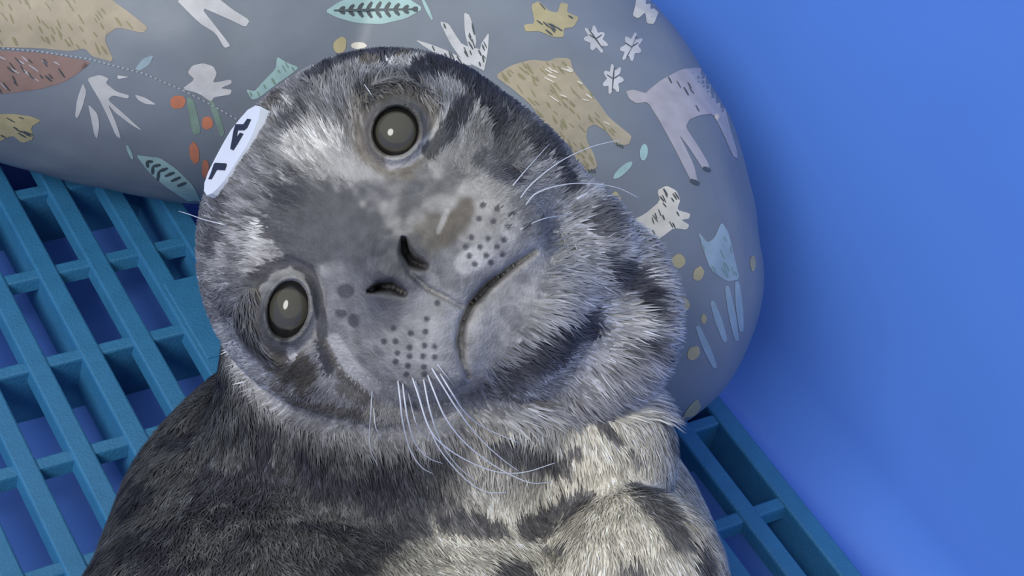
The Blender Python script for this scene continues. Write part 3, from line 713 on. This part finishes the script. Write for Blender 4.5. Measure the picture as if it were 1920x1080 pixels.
# ---- fur: short strands lying back from the nose
Nw = Ns @ AX
T = np.concatenate([Qs[:, [0, 1, 2]], Qs[:, [0, 2, 3]]])
A = np.linalg.norm(np.cross(Ws[T[:, 1]] - Ws[T[:, 0]], Ws[T[:, 2]] - Ws[T[:, 0]]), axis=1) * .5
cen = Vs[T].mean(1); nz = Ns[T].mean(1)
cu, cv = uv_of(cen)
hdist = np.sqrt(((cen - hl(0, 0, 0)) ** 2).sum(1))
front = np.clip((nz[:, 2] + .45) / .6, 0.05, 1)
dens = front * np.where(hdist < 420, 1.5, 1.0) * np.where(cv > 1350, .12, 1)
eyeq = np.minimum(eye_q(cu, cv, EYES[0]), eye_q(cu, cv, EYES[1]))
dens = dens * np.where((eyeq < 1.9) & (cen[:, 2] > 60), 0, 1) * np.where((np.hypot(cu - 755, cv - 512) < 120) & (cen[:, 2] > 100), 0, 1)
NF = 150000
pr = A * dens; pr /= pr.sum()
fi = RNG.choice(len(T), NF, p=pr)
b1, b2 = RNG.random(NF), RNG.random(NF); fl = b1 + b2 > 1; b1[fl], b2[fl] = 1 - b1[fl], 1 - b2[fl]
bw = np.stack([1 - b1 - b2, b1, b2], -1)
Rp = (Vs[T[fi]] * bw[:, :, None]).sum(1); Rn = (Ns[T[fi]] * bw[:, :, None]).sum(1); Rn /= np.linalg.norm(Rn, axis=1, keepdims=True)
ru, rv = uv_of(Rp)
NOSE = L(765, 515, 330)
flow = Rp - NOSE; flow /= np.linalg.norm(flow, axis=1, keepdims=True)
isbody = (base_head(Rp) > 25) & (np.hypot(ru - 765, rv - 515) > 235)
bd = np.where((ru < 900)[:, None], np.array([[.45, -1.0, .1]]), np.array([[.10, -1.0, .1]])); bd = bd / np.linalg.norm(bd, axis=1, keepdims=True)
redge = np.interp(rv, [360, 500, 600, 700, 790], [1085, 1040, 1000, 925, 880])
ruffm = (rv < 782) & (rv > 345) & (ru > redge + RNG.normal(0, 12, NF))
wbd = np.where(isbody & ~ruffm, .75, 0.0)[:, None]
flow = flow * (1 - wbd) + bd * wbd
flow = flow + np.stack([vnoise(Rp, 45, 11), vnoise(Rp, 45, 12), vnoise(Rp, 45, 13)], -1) * .28 + RNG.normal(0, .12, (NF, 3))
flow -= (flow * Rn).sum(1, keepdims=True) * Rn; flow /= np.linalg.norm(flow, axis=1, keepdims=True)
nd = np.hypot(ru - 765, rv - 515)
eqr = np.minimum(eye_q(ru, rv, EYES[0]), eye_q(ru, rv, EYES[1]))
length = np.where(isbody, 34.0, 6 + 30 * smooth01((nd - 150) / 230) * smooth01((eqr - 1.2) / 1.4)); chin = np.hypot((ru - 945) / 1.0, (rv - 590) / 1.25)
length = np.where((chin < 120) & ~ruffm, 7, length); length = np.where(ruffm, 34 + 28 * smooth01((ru - redge) / 60), length) * RNG.uniform(.6, 1.25, NF)
keep = length > 9.5
NF = int(keep.sum())
Rp, Rn, flow, ru, rv, nd, length, isbody, ruffm = [a_[keep] for a_ in (Rp, Rn, flow, ru, rv, nd, length, isbody, ruffm)]
lift = np.where(ruffm, .34, np.where(isbody, .22, .06 + .2 * smooth01((nd - 200) / 200)))
width = np.where(ruffm, 2.5, np.where(isbody, 2.0, 1.5 + .8 * smooth01((nd - 220) / 150))) * RNG.uniform(.7, 1.2, NF)
side = np.cross(flow, Rn)
l = length[:, None]; w = width[:, None]; lf = lift[:, None]
b0 = Rp - Rn * 2
p1 = Rp + flow * l * .5 + Rn * l * lf * .62; p2 = Rp + flow * l + Rn * l * lf * .75
FV = np.stack([b0 - side * w, b0 + side * w, p1 - side * w * .75, p1 + side * w * .75, p2], 1).reshape(-1, 3)
k = np.arange(NF)[:, None] * 5
FT = np.concatenate([k + [0, 1, 3], k + [0, 3, 2], k + [2, 3, 4]])
Cf = coat(Rp, Rn)
jit = RNG.normal(0, 1, NF); clump = vnoise(np.stack([np.arctan2(rv - 515, ru - 765) * 75, nd / 40, Rp[:, 2] * .01], -1), 1.0, 31)
tone = np.exp(jit * np.where(isbody, .22, .06 + .12 * smooth01((nd - 200) / 170)) + clump * np.where(isbody, .35, .55 * smooth01((nd - 170) / 170)))[:, None]
Cf = np.clip(Cf * tone, .012, .8)
fur = fast_mesh('fur', to_world(FV) - SB, FT, M['fur'], seal)
set_colors(fur, np.repeat(Cf, 5, 0)); fur['kind'] = 'stuff'
fur.data.normals_split_custom_set_from_vertices([tuple(n) for n in np.repeat(((Rn + flow * .15) / np.linalg.norm(Rn + flow * .15, axis=1, keepdims=True)) @ AX, 5, 0)])

# ---- eyes
seal_bvh = BVHTree.FromPolygons([tuple(x) for x in Ws], [tuple(int(i) for i in t) for t in T])
def on_seal(u, v):
    d = Vector(ray(u, v)).normalized(); h = seal_bvh.ray_cast(Vector(CAM), d)
    return None if h[0] is None else np.array(h[0])
def eye_material(name, center, radius, iris, dark):
    """iris: the part of the ball within radius of a point on its front"""
    m = bpy.data.materials.new(name); m.use_nodes = True; nt = m.node_tree; b = nt.nodes['Principled BSDF']
    b.inputs['Roughness'].default_value = .08; b.inputs['Specular IOR Level'].default_value = .5
    tc = nt.nodes.new('ShaderNodeTexCoord'); ds = nt.nodes.new('ShaderNodeVectorMath'); ds.operation = 'DISTANCE'
    nt.links.new(tc.outputs['Object'], ds.inputs[0]); ds.inputs[1].default_value = tuple(center)
    mr = nt.nodes.new('ShaderNodeMapRange'); mr.inputs[1].default_value = radius; mr.inputs[2].default_value = radius * .9; nt.links.new(ds.outputs['Value'], mr.inputs[0])
    mx = nt.nodes.new('ShaderNodeMix'); mx.data_type = 'RGBA'; nt.links.new(mr.outputs[0], mx.inputs['Factor'])
    mx.inputs[6].default_value = dark; mx.inputs[7].default_value = iris
    nt.links.new(mx.outputs[2], b.inputs['Base Color'])
    return m
for (u, v, ra, rb, tl), off, irad, iris in ((EYES[0], (0, 0), 40, lin((74, 72, 63))), (EYES[1], (0, 0), 40, lin((74, 72, 63)))):
    ct, st_ = math.cos(math.radians(tl)), math.sin(math.radians(tl))
    rim = np.array([on_seal(u + 1.2 * (ra * math.cos(t) * ct - rb * math.sin(t) * st_), v + 1.2 * (ra * math.cos(t) * st_ + rb * math.sin(t) * ct)) for t in np.linspace(0, 2 * math.pi, 16, endpoint=False)])
    rc = rim.mean(0); nn = np.linalg.svd(rim - rc)[2][2]; nn = nn if nn @ (CAM - rc) > 0 else -nn
    view = (CAM - rc) / np.linalg.norm(CAM - rc); nn = nn * .6 + view * .4; nn /= np.linalg.norm(nn)
    e1 = ct * RC[0] + st_ * RC[1]; e1 = e1 - (e1 @ nn) * nn; e1 /= np.linalg.norm(e1); e2 = np.cross(nn, e1)
    k = np.linalg.norm(rc - CAM) / F; A_, B_, D_ = ra * 1.16 * k, rb * 1.16 * k, 40 * k
    c = rc - nn * (D_ * .80)
    bm = bmesh.new(); bmesh.ops.create_uvsphere(bm, u_segments=48, v_segments=32, radius=1)
    for vert in bm.verts:
        x, y, z = vert.co; vert.co = Vector(x * A_ * e1 + y * B_ * e2 + z * D_ * nn)
    ic = nn * D_ * .8 + off[0] * k * RC[0] + off[1] * k * RC[1]
    ob = bm_obj('eye', bm, eye_material('seal_eye', ic, irad * k, iris, lin((30, 29, 28))), seal, True)
    ob.location = c - SB; ob['label'] = 'glossy dark grey eye'

# ---- whiskers
def wk(pts): return [(680 + x / 3.857, 680 + y / 3.857) for x, y in pts]
WH_LOW = [wk([(255, 130), (270, 260), (290, 430), (340, 620), (420, 750), (510, 805)]), wk([(290, 150), (305, 280), (335, 450), (390, 600), (480, 690), (580, 730)]),
          wk([(380, 130), (415, 270), (465, 430), (560, 630), (720, 820), (880, 930), (1050, 940)]), wk([(360, 110), (400, 230), (480, 470), (600, 610), (800, 730), (1000, 795), (1180, 790), (1390, 725)]),
          wk([(440, 120), (485, 340), (560, 560), (680, 740), (820, 860)]), wk([(470, 90), (520, 220), (600, 400), (740, 580), (960, 750), (1200, 865), (1360, 865)]),
          wk([(500, 40), (560, 140), (700, 360), (850, 550), (1000, 690), (1130, 785)]), wk([(560, 80), (640, 210), (740, 360), (880, 470), (1140, 585)]), wk([(540, 10), (600, 90), (660, 165)]),
          wk([(70, 200), (60, 340), (50, 600), (110, 750)]), wk([(80, 330), (95, 470), (145, 575)]), wk([(330, 220), (380, 420), (430, 510), (490, 550)])]
WH_UP = [[(975, 372), (1000, 342), (1052, 302), (1110, 275), (1165, 262)], [(985, 385), (1010, 360), (1075, 344), (1150, 350), (1200, 372)], [(960, 350), (985, 320), (1030, 270)], [(975, 430), (1020, 410), (1072, 402)]]
WH_BROW = [[(430, 424), (411, 419), (380, 411), (355, 402), (335, 396)], [(700, 185), (690, 168), (668, 140)]]
def whisker(px, z_end, r=0.00034):
    root = on_seal(*px[0])
    if root is None: return
    z0 = to_local(root)[2]; n = len(px); pts = [root]
    for i in range(1, n):
        t = i / (n - 1); z = z0 + (z_end - z0) * (t ** 1.2) + 40 * math.sin(math.pi * min(1, t * 1.6)) * (t < .63)
        hit = on_seal(*px[i])
        if hit is not None: z = max(z, to_local(hit)[2] + 9)
        pts.append(at_d(px[i][0], px[i][1], DH - z * S))
    tube('whisker', [q - SB for q in pts], r, r * .4, M['whisker'], seal, 5, 6)
for i, w_ in enumerate(WH_LOW): whisker(w_, 110, 0.00034 if i < 8 else 0.00022)
for w_ in WH_UP: whisker(w_, 120, 0.00026)
for w_ in WH_BROW: whisker(w_, 60, 0.00028)

# ---- white tag glued to the crown
def tk(pts): return [(370 + x / 5.4, 180 + y / 5.4) for x, y in pts]
tag_out = np.array(tk([(66, 960), (72, 880), (110, 770), (180, 630), (260, 480), (340, 345), (430, 230), (510, 140), (590, 95), (640, 105), (622, 215), (560, 380), (490, 520), (410, 640), (335, 760), (270, 860), (200, 940), (150, 985), (95, 1005)]))
def plane_point(u, v, lift=0.0):
    d = ray(u, v); t = ((TC + TN * lift - CAM) @ TN) / (d @ TN); return CAM + d * t
TC = to_world(np.array(hl(-2, 322, 95)))               # sits on the crown, facing crownwards and to the viewer
TN = (hl(-0.05, 0.80, 0.60)) @ AX; TN /= np.linalg.norm(TN)
def tag_plate(name, px, lift0, lift1, material, parent, off):
    px = [tuple(q) for q in px]; n = len(px)
    top = [plane_point(u, v, lift1) - off for u, v in px]; bot = [q - TN * (lift1 - lift0) for q in top]
    return mesh_obj(name, top + bot, [tuple(range(n)), tuple(range(2 * n - 1, n - 1, -1))] + [(i, n + i, n + (i + 1) % n, (i + 1) % n) for i in range(n)], material, parent)
tg = tag_plate('head_tag', tag_out, -0.004, 0.0, M['tag'], seal, SB)
tg['label'] = 'white tag with dark numerals'
tag_plate('numeral', tk([(110, 840), (135, 780), (165, 690), (180, 675), (290, 682), (292, 700), (275, 750), (195, 745), (185, 760), (140, 840)]), -0.0002, 0.0003, M['tag_ink'], tg, SB)
tag_plate('numeral', tk([(332, 535), (365, 350), (385, 285), (465, 285), (505, 228), (540, 235), (500, 320), (470, 345), (405, 345), (395, 420), (430, 370), (462, 380), (405, 480), (360, 548)]), -0.0002, 0.0003, M['tag_ink'], tg, SB)
